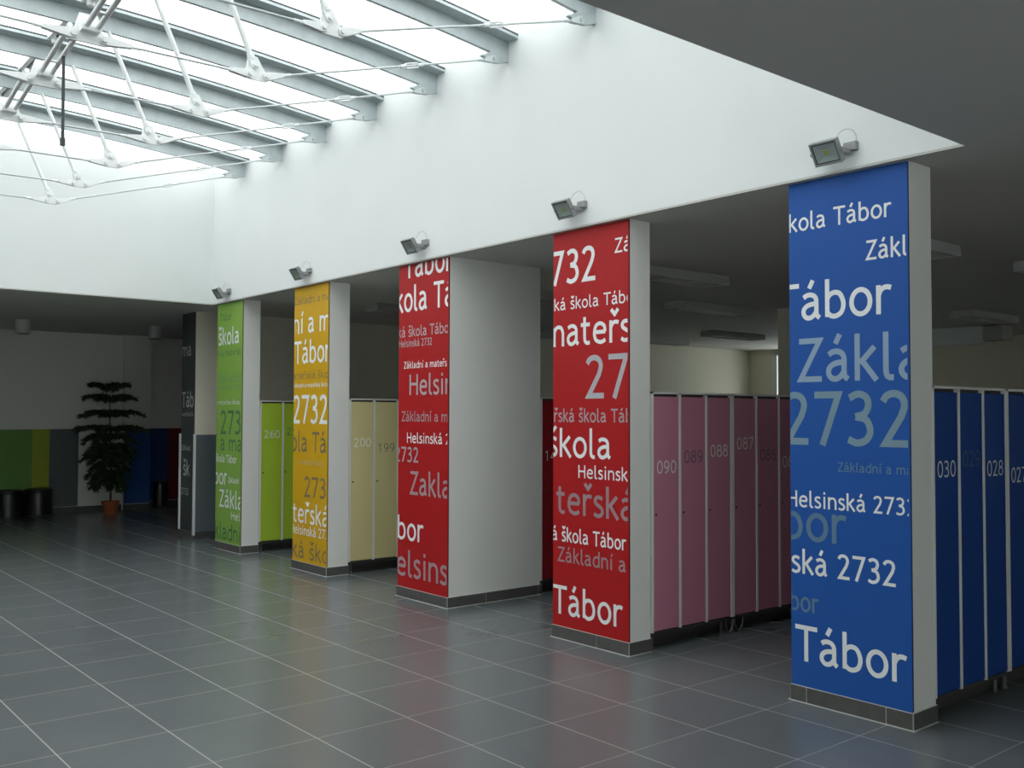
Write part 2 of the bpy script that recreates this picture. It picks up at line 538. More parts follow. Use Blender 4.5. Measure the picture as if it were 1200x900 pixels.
# back wall of the locker hall with windows added to let daylight in
ADDED_WIN = [(-7.88, -5.6), (1.4, 3.0)]  # left edge of the first is in view, the second is wholly unseen
WZ0, WZ1 = 1.0, 2.86
b = MB()
px = -8.87
for (a, c) in ADDED_WIN:
    b.box(px, a, Y1, Y1 + 0.25, 0, ZC)
    b.box(a, c, Y1, Y1 + 0.25, 0, WZ0)
    b.box(a, c, Y1, Y1 + 0.25, WZ1, ZC)
    px = c
b.box(px, X1 + 0.2, Y1, Y1 + 0.25, 0, ZC)
struct(b.build('wall_back', HALLWALL))
for i, (a, c) in enumerate(ADDED_WIN):
    b = MB()
    for (u0, u1, v0, v1) in ((a, a + .12, WZ0, WZ1), (c - .06, c, WZ0, WZ1), (a + .06, c - .06, WZ0, WZ0 + .06), (a + .06, c - .06, WZ1 - .06, WZ1), ((a + c) / 2 - .03, (a + c) / 2 + .03, WZ0 + .06, WZ1 - .06)):
        b.box(u0, u1, Y1 - 0.02, Y1 + 0.16, v0, v1)
    fr = struct(b.build('window_%d' % (i + 1), WTRIM))
    g = MB(); g.box(a + .05, c - .05, Y1 + .128, Y1 + .134, WZ0 + .05, WZ1 - .05)
    struct(g.build('window_glass_added', CLEAR, fr))
# door frame, pier and bulkhead at the back of the hall
wall('column_hall', HP[0], HP[0] + .45, HP[1], HP[1] + .45, 0, ZC, HALLWALL)
wall('trim_2', -5.6, -2.72, 9.6, 9.9, 2.67, ZC, PLASTER)

# skirtings against the far wall
b = MB()
b.box(-13.0, -12.985, Y0, 0.66, 0, 0.09)
b.box(-12.9, -12.885, 0.66, 1.10, 0, 0.09)
b.box(-13.25, -13.235, 1.10, 3.0, 0, 0.09)
struct(b.build('baseboard_far', BASEB))
b = MB(); b.box(-8.44, -8.428, 0.09, Y1, 0, 0.09)
struct(b.build('baseboard_hall', BASEB))

# ------------------------------------------------------------------ skylight
def zlow(y):                       # underside of the roof beams: a shallow arch
    t = (y - (AY0 + AY1) / 2) / ((AY1 - AY0) / 2)
    return 4.345 + 0.19 * (1 - t * t)
WEB = 0.128
YC = (AY0 + AY1) / 2
TX = [0.917, -0.035, -0.987, -1.945, -2.899, -3.855, -4.807, -5.765, -6.71]   # roof trusses, near to far
bays = [AX1] + TX + [AX0]
NY = 24
for i in range(len(bays) - 1):
    xa, xb = bays[i] , bays[i + 1]
    ga = 0.012 if i > 0 else -0.05
    gb = 0.012 if i < len(bays) - 2 else -0.05
    b = MB()
    vs, fs = [], []
    for k in range(NY + 1):
        y = AY0 - 0.06 + (AY1 - AY0 + 0.12) * k / NY
        z = zlow(y) + WEB + 0.062
        vs += [(xa - ga, y, z), (xb + gb, y, z), (xa - ga, y, z + 0.016), (xb + gb, y, z + 0.016)]
    for k in range(NY):
        o = 4 * k
        fs += [(o, o + 1, o + 5, o + 4), (o + 2, o + 6, o + 7, o + 3), (o, o + 4, o + 6, o + 2), (o + 1, o + 3, o + 7, o + 5)]
    fs += [(0, 2, 3, 1), (4 * NY, 4 * NY + 1, 4 * NY + 3, 4 * NY + 2)]
    b.add(vs, fs)
    struct(b.build('window_%d' % (i + 5), GLAZING))

ORD = ['nearest', 'second nearest', 'third nearest', 'fourth nearest', 'fifth nearest', 'fourth farthest', 'third farthest', 'second farthest', 'farthest']
YF, ZF = -2.105, 3.772           # strut feet
ZN = 3.745
def fork(bm, p, q, ln=0.13):
    """fork end on a rod that leaves p towards q"""
    p, q = Vector(p), Vector(q)
    d = (q - p).normalized()
    side = Vector((1, 0, 0))
    up = side.cross(d).normalized()
    m = Matrix((d, up, side)).transposed().to_4x4()
    m.translation = p
    for s in (-0.017, 0.009):
        bm.prism([(-.022, -.012), (-.012, -.024), (.02, -.026), (ln, -.010), (ln, .010), (.02, .026), (-.012, .024), (-.022, .012)], 0.008, m @ Matrix.Translation((0, 0, s)))
    bm.tube([p + d * (ln - .02), p + d * (ln + .05)], 0.0105, 8)
def pin(bm, p, r=0.014, l=0.062):
    p = Vector(p)
    bm.tube([p - Vector((l / 2, 0, 0)), p + Vector((l / 2, 0, 0))], r, 10)
def make_truss(x, idx):
    root = thing('roof_truss', 'arched grey steel roof truss with white tie rods, %s of the nine' % ORD[idx], 'roof truss', (x, YC, zlow(YC)), 'steel trusses under the skylight')
    bm = MB()
    vs, fs = [], []
    n = 32
    def strip(x0, x1, za, zb):
        vs, fs = [], []
        for k in range(n + 1):
            y = AY0 + (AY1 - AY0) * k / n
            z = zlow(y)
            vs += [(x0, y, z + za), (x1, y, z + za), (x0, y, z + zb), (x1, y, z + zb)]
        for k in range(n):
            o = 4 * k
            fs += [(o, o + 1, o + 5, o + 4), (o + 2, o + 6, o + 7, o + 3), (o, o + 4, o + 6, o + 2), (o + 1, o + 3, o + 7, o + 5)]
        fs += [(0, 2, 3, 1), (4 * n, 4 * n + 1, 4 * n + 3, 4 * n + 2)]
        bm.add(vs, fs)
    strip(x - 0.016, x + 0.016, 0, WEB)
    bm.build('beam', STEEL, root)
    bm = MB()
    strip(x - 0.13, x + 0.13, WEB, WEB + 0.022)
    bm.build('top_flange', STEEL, root)
    bm = MB()
    strip(x - 0.035, x + 0.132, WEB + 0.023, WEB + 0.036)
    bm.build('glazing_bar', DARKROD, root)
    for s in (1, -1):
        Y = lambda y: y if s > 0 else 2 * YC - y
        yw = AY1
        # end bracket at the wall
        bk = MB()
        m = Matrix(((0, 0, 1, x - 0.0165), (s, 0, 0, Y(yw)), (0, 1, 0, 0), (0, 0, 0, 1)))
        bk.prism([(0, 4.325), (-0.10, 4.292), (-0.14, 4.29), (-0.26, 4.318), (-0.20, 4.345), (-0.175, zlow(yw - .175) + .004), (-0.2, zlow(yw - .2) + .02), (-0.12, 4.39), (0, 4.37)], 0.033, m)
        pin(bk, (x, Y(-0.185), 4.318), 0.016, 0.05)
        bk.build('end_bracket', STEEL, root)
        foot = Vector((x, Y(YF), ZF))
        wallp = Vector((x, Y(-0.185), 4.318))
        top = Vector((x, Y(-2.44), zlow(-2.44) + 0.01))
        st = MB()
        d = (top - foot).normalized()
        st.tube([foot + d * 0.10, top], 0.0175, 10)
        st.tube([foot + d * 0.09, foot + d * 0.115], 0.024, 10)
        st.build('strut', WHITE_STEEL, root, smooth=True)
        gp = MB()
        m = Matrix(((0, 0, 1, x - 0.006), (s, 0, 0, foot.y), (0, 1, 0, foot.z), (0, 0, 0, 1)))
        gp.prism([(-.085, -.02), (-.06, -.048), (.06, -.048), (.09, -.02), (.05, .02), (.0, .10), (-.06, .11), (-.07, .03)], 0.012, m)
        f1 = foot + Vector((0, s * 0.06, -0.012))
        f2 = foot + Vector((0, -s * 0.055, -0.016))
        f3 = foot + d * 0.05
        for p_ in (f1, f2, f3):
            pin(gp, p_)
        fork(gp, f3, top, 0.09)
        gp.build('foot_gusset', WHITE_STEEL, root)
        node = Vector((x, YC + s * 0.085, ZN))
        r1 = MB()
        r1.tube([f1, wallp], 0.0075, 8)
        fork(r1, wallp, f1, 0.10)
        r1.cur = 1
        fork(r1, f1, wallp)
        r1.build('tie_rod', [ROD, WHITE_STEEL], root)
        r2 = MB()
        r2.tube([f2, node], 0.0075, 8)
        r2.cur = 1
        fork(r2, f2, node)
        fork(r2, node, f2, 0.16)
        r2.build('tie_rod', [ROD, WHITE_STEEL], root)
        # turnbuckle half way along the outer rod
        tb = MB()
        dd = (wallp - f1).normalized()
        mid = f1 + (wallp - f1) * 0.60
        upd = Vector((1, 0, 0)).cross(dd).normalized()
        for e in (-1, 1):
            tb.tube([mid - dd * 0.065, mid - dd * 0.05 + upd * 0.016 * e, mid + dd * 0.05 + upd * 0.016 * e, mid + dd * 0.065], 0.006, 6)
            tb.tube([mid + dd * 0.055 * e, mid + dd * 0.10 * e], 0.0125, 8)
        tb.build('turnbuckle', WHITE_STEEL, root)
    # centre gusset and short hanger to the beam
    gp = MB()
    m = Matrix(((0, 0, 1, x - 0.007), (1, 0, 0, YC), (0, 1, 0, ZN), (0, 0, 0, 1)))
    gp.prism([(-.12, .0), (-.10, -.035), (.10, -.035), (.12, .0), (.075, .045), (.05, .13), (-.05, .13), (-.075, .045)], 0.014, m)
    for p_ in ((x, YC - .085, ZN), (x, YC + .085, ZN), (x, YC, ZN + .09)):
        pin(gp, p_, 0.017, 0.07)
    gp.box(x - .03, x + .06, YC - .05, YC + .05, ZN + .02, ZN + .075)
    gp.build('centre_gusset', WHITE_STEEL, root)
    return root
for i, x in enumerate(TX):
    make_truss(x, i)
# ridge: twin tubes between centre gussets, one pair per bay
GAPS = ['first', 'second', 'third', 'fourth', 'fifth', 'sixth', 'seventh', 'eighth']
for i in range(len(TX) - 1):
    xn, xf = TX[i], TX[i + 1]
    t = thing('twin_tube_brace', 'white twin tube brace along the skylight centre, %s bay from the viewer' % GAPS[i], 'brace', ((xn + xf) / 2, YC, ZN), 'twin tubes linking the truss centres')
    for s in (-1, 1):
        bb = MB()
        bb.tube([(xf + 0.05, YC + 0.032 * s + 0.01, ZN + 0.05), (xn - 0.02, YC + 0.032 * s - 0.06, ZN + 0.055)], 0.0155, 10)
        bb.build('tube', WHITE_STEEL, t, smooth=True)
    bb = MB()
    for k in range(2):
        f = (k + 0.5) / 2
        xx = xf + 0.05 + (xn - xf - 0.07) * f
        bb.box(xx - 0.012, xx + 0.012, YC - 0.025 + 0.01 - 0.07 * f, YC + 0.025 + 0.01 - 0.07 * f, ZN + 0.046, ZN + 0.058)
    bb.build('spacer', WHITE_STEEL, t)
# ridge purlin between beams (pale channel with a dark slot) and its bolts
for i in range(len(TX) - 1):
    xn, xf = TX[i], TX[i + 1]
    t = thing('ridge_purlin', 'pale slotted ridge purlin between two roof beams, %s bay from the viewer' % GAPS[i], 'purlin', ((xn + xf) / 2, -2.62, 4.66), 'purlins at the ridge')
    z = zlow(-2.62) + WEB + 0.008
    bb = MB()
    bb.box(xf + .132, xn - .132, -2.675, -2.635, z, z + .045)
    bb.box(xf + .132, xn - .132, -2.605, -2.565, z, z + .045)
    bb.build('side_rail', WHITE_STEEL, t)
    bb = MB()
    bb.box(xf + .132, xn - .132, -2.6345, -2.6055, z + .03, z + .04)
    bb.build('dark_slot', DARKROD, t)
    bb = MB()
    bb.lathe([(0.03, -0.035), (0.03, 0.0)], (xf + .165, -2.62, z), 14)
    bb.build('bolt', WHITE_STEEL, t)
# the dark rod that hangs from the fourth centre gusset
b = MB()
b.tube([(-2.46, YC + .006, ZN + 0.0372), (-2.465, YC + .01, 3.27)], 0.010, 8)
b.tube([(-2.465, YC + .01, 3.28), (-2.465, YC + .01, 3.235)], 0.015, 8)
tag(b.build('hanging_rod', DARKROD), 'thin dark rod hanging straight down from the skylight centre brace', 'rod')

# ------------------------------------------------------------------ columns with printed panels
def ink(name, col):
    return mat('ink_' + name, col, 0.5, spec=0.4)
WHITE_INK = ink('white', (0.82, 0.84, 0.84))
COLS = [
    ('blue', (0.014, 0.092, 0.37), {'a': (0.27, 0.38, 0.51), 'b': (0.19, 0.30, 0.37), 'c': (0.115, 0.215, 0.33)}, [
        ('kola Tábor', 0.0, 0.633, 2.648, 0.103, 'w'), ('Zákl', 0.476, 0.719, 2.432, 0.106, 'w'), ('Tábor', -0.10, 0.635, 2.138, 0.211, 'w'),
        ('Zákla', 0.047, 0.81, 1.79, 0.245, 'a'), ('2732', -0.046, 0.735, 1.438, 0.297, 'b'), ('Základní a ma', 0.3, 0.73, 1.297, 0.051, 'c'),
        ('Helsinská 2732', -0.020, 0.755, 1.087, 0.092, 'w'), ('bor', -0.051, 0.363, 0.902, 0.217, 'c'), ('ská 2732', -0.001, 0.641, 0.715, 0.135, 'w'),
        ('bor', -0.009, 0.183, 0.503, 0.114, 'c'), ('Tábor', 0.013, 0.699, 0.229, 0.199, 'w')]),
    ('red', (0.42, 0.009, 0.011), {'a': (0.45, 0.45, 0.48), 'b': (0.42, 0.33, 0.35), 'c': (0.35, 0.24, 0.26)}, [
        ('2732', -0.199, 0.452, 2.544, 0.249, 'w'), ('Zá', 0.621, 0.779, 2.708, 0.102, 'w'), ('ká škola Tábo', 0.011, 0.797, 2.359, 0.087, 'w'),
        ('mateřs', -0.09, 0.78, 2.097, 0.211, 'w'), ('27', 0.337, 0.751, 1.717, 0.303, 'a'), ('řská škola Táb', 0.01, 0.784, 1.551, 0.094, 'b'),
        ('škola', -0.06, 0.592, 1.299, 0.203, 'w'), ('Helsinská', 0.266, 0.817, 1.158, 0.091, 'w'), ('teřská', 0.021, 0.813, 0.894, 0.21, 'c'),
        ('á škola Tábor', -0.01, 0.735, 0.695, 0.101, 'w'), ('Základní a', 0.048, 0.729, 0.549, 0.106, 'c'), ('Tábor', -0.014, 0.708, 0.175, 0.204, 'w')]),
    ('red', None, {'a': (0.45, 0.38, 0.40), 'b': (0.40, 0.29, 0.31)}, [
        ('Tábor', 0.069, 0.817, 2.804, 0.227, 'w'), ('kola Tá', -0.052, 0.83, 2.508, 0.226, 'w'), ('ká škola Tábo', -0.016, 0.756, 2.285, 0.093, 'a'),
        ('Helsinská 2732', 0.005, 0.516, 2.198, 0.064, 'a'), ('Základní a mateřs', 0.081, 0.731, 2.007, 0.061, 'w'), ('Helsin', 0.174, 0.82, 1.773, 0.181, 'a'),
        ('Základní a m', 0.05, 0.747, 1.542, 0.088, 'b'), ('Helsinská 2', 0.14, 0.782, 1.354, 0.09, 'w'), ('2732', -0.049, 0.325, 1.185, 0.133, 'a'),
        ('Zakla', 0.185, 0.797, 0.905, 0.204, 'b'), ('bor', -0.001, 0.412, 0.503, 0.206, 'w'), ('elsinsk', -0.011, 0.927, 0.186, 0.226, 'b')]),
    ('yellow', (0.64, 0.37, 0.012), {'d': (0.22, 0.17, 0.09), 'e': (0.50, 0.42, 0.22)}, [
        ('Základní a ma', 0.003, 0.746, 2.744, 0.083, 'd'), ('ní a m', -0.019, 0.752, 2.44, 0.218, 'w'), ('Tábor', -0.013, 0.774, 2.127, 0.235, 'w'),
        ('ateřská ško', -0.01, 0.726, 1.967, 0.074, 'd'), ('Základní a mateřská škola', -0.017, 0.728, 1.88, 0.043, 'w'), ('2732', -0.019, 0.734, 1.506, 0.295, 'w'),
        ('ola Tá', -0.051, 0.705, 1.215, 0.208, 'd'), ('mateřská', 0.127, 0.622, 1.084, 0.052, 'e'), ('273', 0.251, 0.696, 0.756, 0.21, 'd'),
        ('teřská', -0.013, 0.768, 0.485, 0.203, 'w'), ('Helsinská 273', -0.035, 0.754, 0.364, 0.095, 'w'), ('ká ško', -0.006, 0.775, 0.123, 0.172, 'd')]),
    ('green', (0.25, 0.44, 0.08), {'d': (0.07, 0.20, 0.09), 'e': (0.17, 0.33, 0.16)}, [
        ('Tábor', 0.079, 0.416, 2.716, 0.084, 'd'), ('škola', 0.034, 0.627, 2.427, 0.203, 'w'), ('ní a mateřsk', -0.009, 0.679, 2.293, 0.077, 'd'),
        ('Základní', 0.023, 0.684, 1.979, 0.102, 'e'), ('Helsinská 2732', 0.025, 0.686, 1.887, 0.061, 'e'), ('a mateřská škola', -0.019, 0.654, 1.717, 0.051, 'w'),
        ('2732', 0.123, 0.916, 1.364, 0.282, 'd'), ('í a ma', -0.018, 0.73, 1.167, 0.191, 'd'), ('škola Tábor', -0.002, 0.598, 1.03, 0.09, 'w'),
        ('bor', -0.032, 0.338, 0.765, 0.191, 'w'), ('Základní', 0.36, 0.669, 0.798, 0.064, 'w'), ('Zákla', 0.108, 0.774, 0.5, 0.207, 'w'),
        ('Hel', 0.461, 0.709, 0.373, 0.092, 'w'), ('kladní', -0.003, 0.735, 0.12, 0.195, 'd')]),
]
PLAB = ['blue printed panel with white and grey words on the column nearest the viewer',
        'red printed panel with cut-off 732 at its top and Tábor at its foot',
        'red printed panel on the deep wall pier, Helsin in pale letters at mid height',
        'yellow printed panel on the column between the green and red ones',
        'green printed panel on the column in the far corner of the court']
SKH = 0.088
for i, (cname, col, inks, txt) in enumerate(COLS):
    xl, xr, dep = XL[i], XR[i], DEP[i]
    b = MB(); b.box(xl, xr, 0.012, dep, 0, ZC)
    col_o = struct(b.build('column', COLPAINT))
    # tile skirting around the foot: pale grout with dark tiles in front of it
    b = MB()
    b.box(xl - .004, xr + .006, -0.006, dep + .006, 0, SKH)
    b.box(xl - .016, xr + .018, -0.018, dep + .006, 0, 0.0022)
    b.cur = 1
    g = 0.0035
    cuts = {0: [0.10, 0.575], 1: [0.455], 2: [0.335], 3: [0.19], 4: [0.4]}[i]
    xs = [xl - .004] + [xl + c for c in cuts] + [xr + .006]
    for a, c in zip(xs[:-1], xs[1:]):
        b.box(a + g, c - g, -0.010, 0.0, g * 1.3, SKH - g * 0.4)
    ys = [-.006, dep + .006] if dep < .5 else [-.006, 0.40, 0.99, dep + .006]
    for a, c in zip(ys[:-1], ys[1:]):
        b.box(xr, xr + .010, a + g, c - g, g * 1.3, SKH - g * 0.4)
    struct(b.build('trim_%d' % (i + 3), [GROUT, TILE_DK]))
    pm = mat('panel_' + cname, col, 0.5, spec=0.3) if col else MATS['panel_' + cname]
    b = MB(); b.box(xl, xr, 0.0, 0.0115, SKH + .002, ZC - 0.004)
    p = tag(b.build('printed_panel', pm), PLAB[i], 'printed panel', 'printed column panels')
    # thin dark joint where panel meets the column side
    jb = MB(); jb.box(xr - .001, xr + .0008, 0.001, 0.0113, SKH + .003, ZC - 0.005)
    jb.build('panel_edge', mat('panel_edge_' + cname, tuple(c * 0.25 for c in (pm.node_tree.nodes['Principled BSDF'].inputs['Base Color'].default_value[:3])), 0.5), p)
    wdt = xr - xl
    for s, u0, u1, z0, cap, k in txt:
        me = text_mesh('lettering', s, u0, u1, z0, cap, clip=(0.003, wdt - 0.010), ztop=ZC - .006)
        im = WHITE_INK if k == 'w' else ink('%s_%s%d' % (cname, k, i), inks[k])
        o = lettering('lettering', me, im, p, Matrix.Translation((xl, -0.0008, 0)))
        o['label'] = ('white' if k == 'w' else 'muted grey') + ' lettering'

# grey end of the hall wall
GREYP = mat('panel_dark_grey', (0.050, 0.062, 0.062), 0.5)
GREYL = mat('panel_slate', (0.10, 0.125, 0.135), 0.5)
b = MB(); b.box(-8.868, -8.442, 0.088, 0.0995, 0.095, ZC - 0.006)
p = tag(b.build('printed_panel', GREYP), 'dark grey printed panel on the wall end beyond the green column', 'printed panel', 'printed column panels')
GINK = ink('grey_w', (0.62, 0.64, 0.62))
for s, u0, u1, z0, cap in (('ma', -8.858, -8.555, 2.36, 0.17), ('Táb', -8.872, -8.46, 1.69, 0.2), ('mateřská šk', -8.872, -8.47, 1.575, 0.05), ('Základ', -8.865, -8.55, 1.13, 0.067), ('šk', -8.79, -8.555, 0.80, 0.2), ('2732', -8.85, -8.59, 0.55, 0.089)):
    me = text_mesh('lettering', s, u0, u1, z0, cap, clip=(-8.866, -8.445))
    lettering('lettering', me, GINK, p, Matrix.Translation((0, 0.0872, 0)))
b = MB(); b.box(-8.438, -8.42, 0.11, 1.6, 0.095, 1.335)
t = tag(b.build('wall_cladding', GREYL), 'slate grey cladding board on the lower wall beyond the green column', 'wall panel')
b = MB()
b.box(-8.446, -8.414, 0.08, 0.108, 0.05, 1.345)
b.build('corner_edging', WTRIM, t)
b = MB()
b.box(-8.90, -8.868, 0.07, 0.0985, 0.095, 1.345)
tag(b.build('edging_strip', WTRIM), 'thin white edging strip at the left edge of the dark grey panel', 'strip')
b = MB(); b.box(-8.87, -8.43, 0.082, 0.0995, 0, 0.09)
struct(b.build('trim_8', TILE_DK))

# ------------------------------------------------------------------ lockers
LW = 0.289                        # pitch of the doors
DZ0, DZ1, TOPZ = 0.128, 1.738, 1.762
def digits(s, y0, y1, z0, cap, x):
    me = text_mesh('number', s, y0, y1, z0, cap, weight=0.8)
    # letters lie in (u, z); turn u into +y so they read from the +x side
    mtx = Matrix(((0, -1, 0, x), (1, 0, 0, 0), (0, 0, 1, 0), (0, 0, 0, 1)))
    return me, mtx
def locker_unit(x, y0, dcol, numbers, label, zs, light, dark):
    """three-door cabinet, doors facing +x in the plane x, from y0 along +y"""
    wdt = 3 * LW + 0.014
    root = thing('locker_cabinet', label, 'locker', (x - .25, y0 + wdt / 2, 0), 'three-door school lockers')
    dm = dcol
    b = MB()
    b.box(x - .50, x - .022, y0 + .003, y0 + wdt - .003, 0.105, TOPZ - .004)
    b.build('carcass', LBASE, root)
    b = MB()
    t = 0.0095
    for k in range(4):
        yc = y0 + .007 + LW * k
        ya, yb = (y0 + .001, y0 + .001 + 2 * t) if k == 0 else ((y0 + wdt - .001 - 2 * t, y0 + wdt - .001) if k == 3 else (yc - t, yc + t))
        b.box(x - .30, x + .004, ya, yb, 0.12, TOPZ)
    b.box(x - .50, x + .004, y0 + .001, y0 + wdt - .001, TOPZ - .013, TOPZ)
    b.build('frame', FRAME, root)
    b = MB()
    b.box(x - .48, x - .006, y0 + .004, y0 + wdt - .004, 0.098, 0.122)
    b.build('plinth_rail', LBASE, root)
    b = MB()
    b.box(x - .42, x - .10, y0 + .004, y0 + wdt - .004, 0.0, 0.104)
    b.build('plinth', LBASE, root)
    for yy in (y0 + .06, y0 + wdt - .06):
        for xx in (x - .06, x - .44):
            b = MB()
            b.lathe([(0.018, 0.0), (0.018, 0.012), (0.013, 0.014), (0.013, 0.10)], (xx, yy, 0), 12)
            b.build('leg', LEGM, root, smooth=True)
    for k, num in enumerate(numbers):
        ya = y0 + .007 + LW * k + (t + .002 if k else 2 * t - .004)
        yb = y0 + .007 + LW * (k + 1) - (t + .002 if k < 2 else 2 * t - .004)
        b = MB()
        b.box(x - .02, x - .001, ya, yb, DZ0, DZ1 - .008)
        door = b.build('door', dm, root, bevel=0.002)
        if num:
            me, mtx = digits(num, ya + .035, ya + .235, zs[k], 0.092, x - .0005)
            o = lettering('number', me, light if k % 2 == 0 else dark, door, mtx)
        b = MB()
        b.tube([(x - .004, ya + .025, 0.92), (x + .004, ya + .025, 0.92)], 0.0085, 12)
        b.build('lock', LOCKM, door)
    return root
LBLUE = mat('locker_blue', (0.010, 0.052, 0.24), 0.6, spec=0.25)
LPINK = mat('locker_pink', (0.54, 0.21, 0.30), 0.6, spec=0.25)
LRED = mat('locker_red', (0.28, 0.008, 0.016), 0.6, spec=0.25)
LCREAM = mat('locker_cream', (0.70, 0.61, 0.31), 0.6, spec=0.25)
LGREEN = mat('locker_green', (0.42, 0.60, 0.045), 0.6, spec=0.25)
N_L = mat('number_pale', (0.74, 0.74, 0.70), 0.5)
N_PD = mat('number_mauve', (0.13, 0.085, 0.12), 0.5)
N_BD = mat('number_steel_blue', (0.045, 0.085, 0.17), 0.5)
N_CD = mat('number_taupe', (0.22, 0.21, 0.16), 0.5)
N_GD = mat('number_moss', (0.12, 0.20, 0.08), 0.5)
UN = 3 * LW + 0.014
ROWS = [
    (XR[0], 0.228, LBLUE, N_BD, [(['030', '029', '028'], [1.271, 1.32, 1.257], 'dark blue three-door locker beside the blue column, doors 030 029 028'),
                                 (['027', '026', '025'], [1.208, 1.29, 1.24], 'dark blue three-door locker behind the unit holding door 030')]),
    (XR[1], 0.222, LPINK, N_PD, [(['090', '089', '088'], [1.198, 1.263, 1.298], 'pink three-door locker beside the red column, doors 090 089 088'),
                                 (['087', '086', '085'], [1.347, 1.256, 1.195], 'pink three-door locker with door 087, second from the red column'),
                                 (['084', '083', '082'], [1.25, 1.30, 1.22], 'pink three-door locker third from the red column, behind the blue column')]),
    (XR[2], 1.022, LRED, N_PD, [(['140', '139', '138'], [1.189, 1.26, 1.22], 'dark red three-door locker at the end of the deep white pier'),
                                (['137', '136', '135'], [1.25, 1.30, 1.22], 'dark red three-door locker behind the unit holding door 140')]),
    (XR[3], 0.244, LCREAM, N_CD, [(['200', '199', '198'], [1.272, 1.214, 1.30], 'cream three-door locker beside the yellow column, doors 200 and 199'),
                                  (['197', '196', '195'], [1.25, 1.30, 1.22], 'cream three-door locker behind the unit holding door 200')]),
    (XR[4], 0.224, LGREEN, N_GD, [(['260', '259', '258'], [1.323, 1.351, 1.27], 'lime green three-door locker beside the green column, door 260 first'),
                                  (['257', '256', '255'], [1.25, 1.30, 1.22], 'lime green three-door locker behind the unit holding door 260')]),
]
N_LC = mat('number_ivory', (0.92, 0.91, 0.86), 0.5)
for x, y0, dm, nd, units in ROWS:
    for k, (nums, zs, lab) in enumerate(units):
        locker_unit(x, y0 + k * (UN + 0.001), dm, nums, lab, zs, N_LC if dm is LCREAM else N_L, nd)
# wire loops that hang under the pink lockers
b = MB()
yj = 0.222 + UN + 0.06
for dy, r in ((-0.075, 0.045), (0.035, 0.05)):
    pts = []
    for k in range(17):
        a = math.pi * k / 16
        pts.append((XR[1] - .02, yj + dy + r * math.cos(a), 0.098 - 0.088 * math.sin(a)))
    b.tube(pts, 0.003, 6)
tag(b.build('wire_loop', CHROME), 'thin steel wire loops hanging under the pink lockers', 'wire')

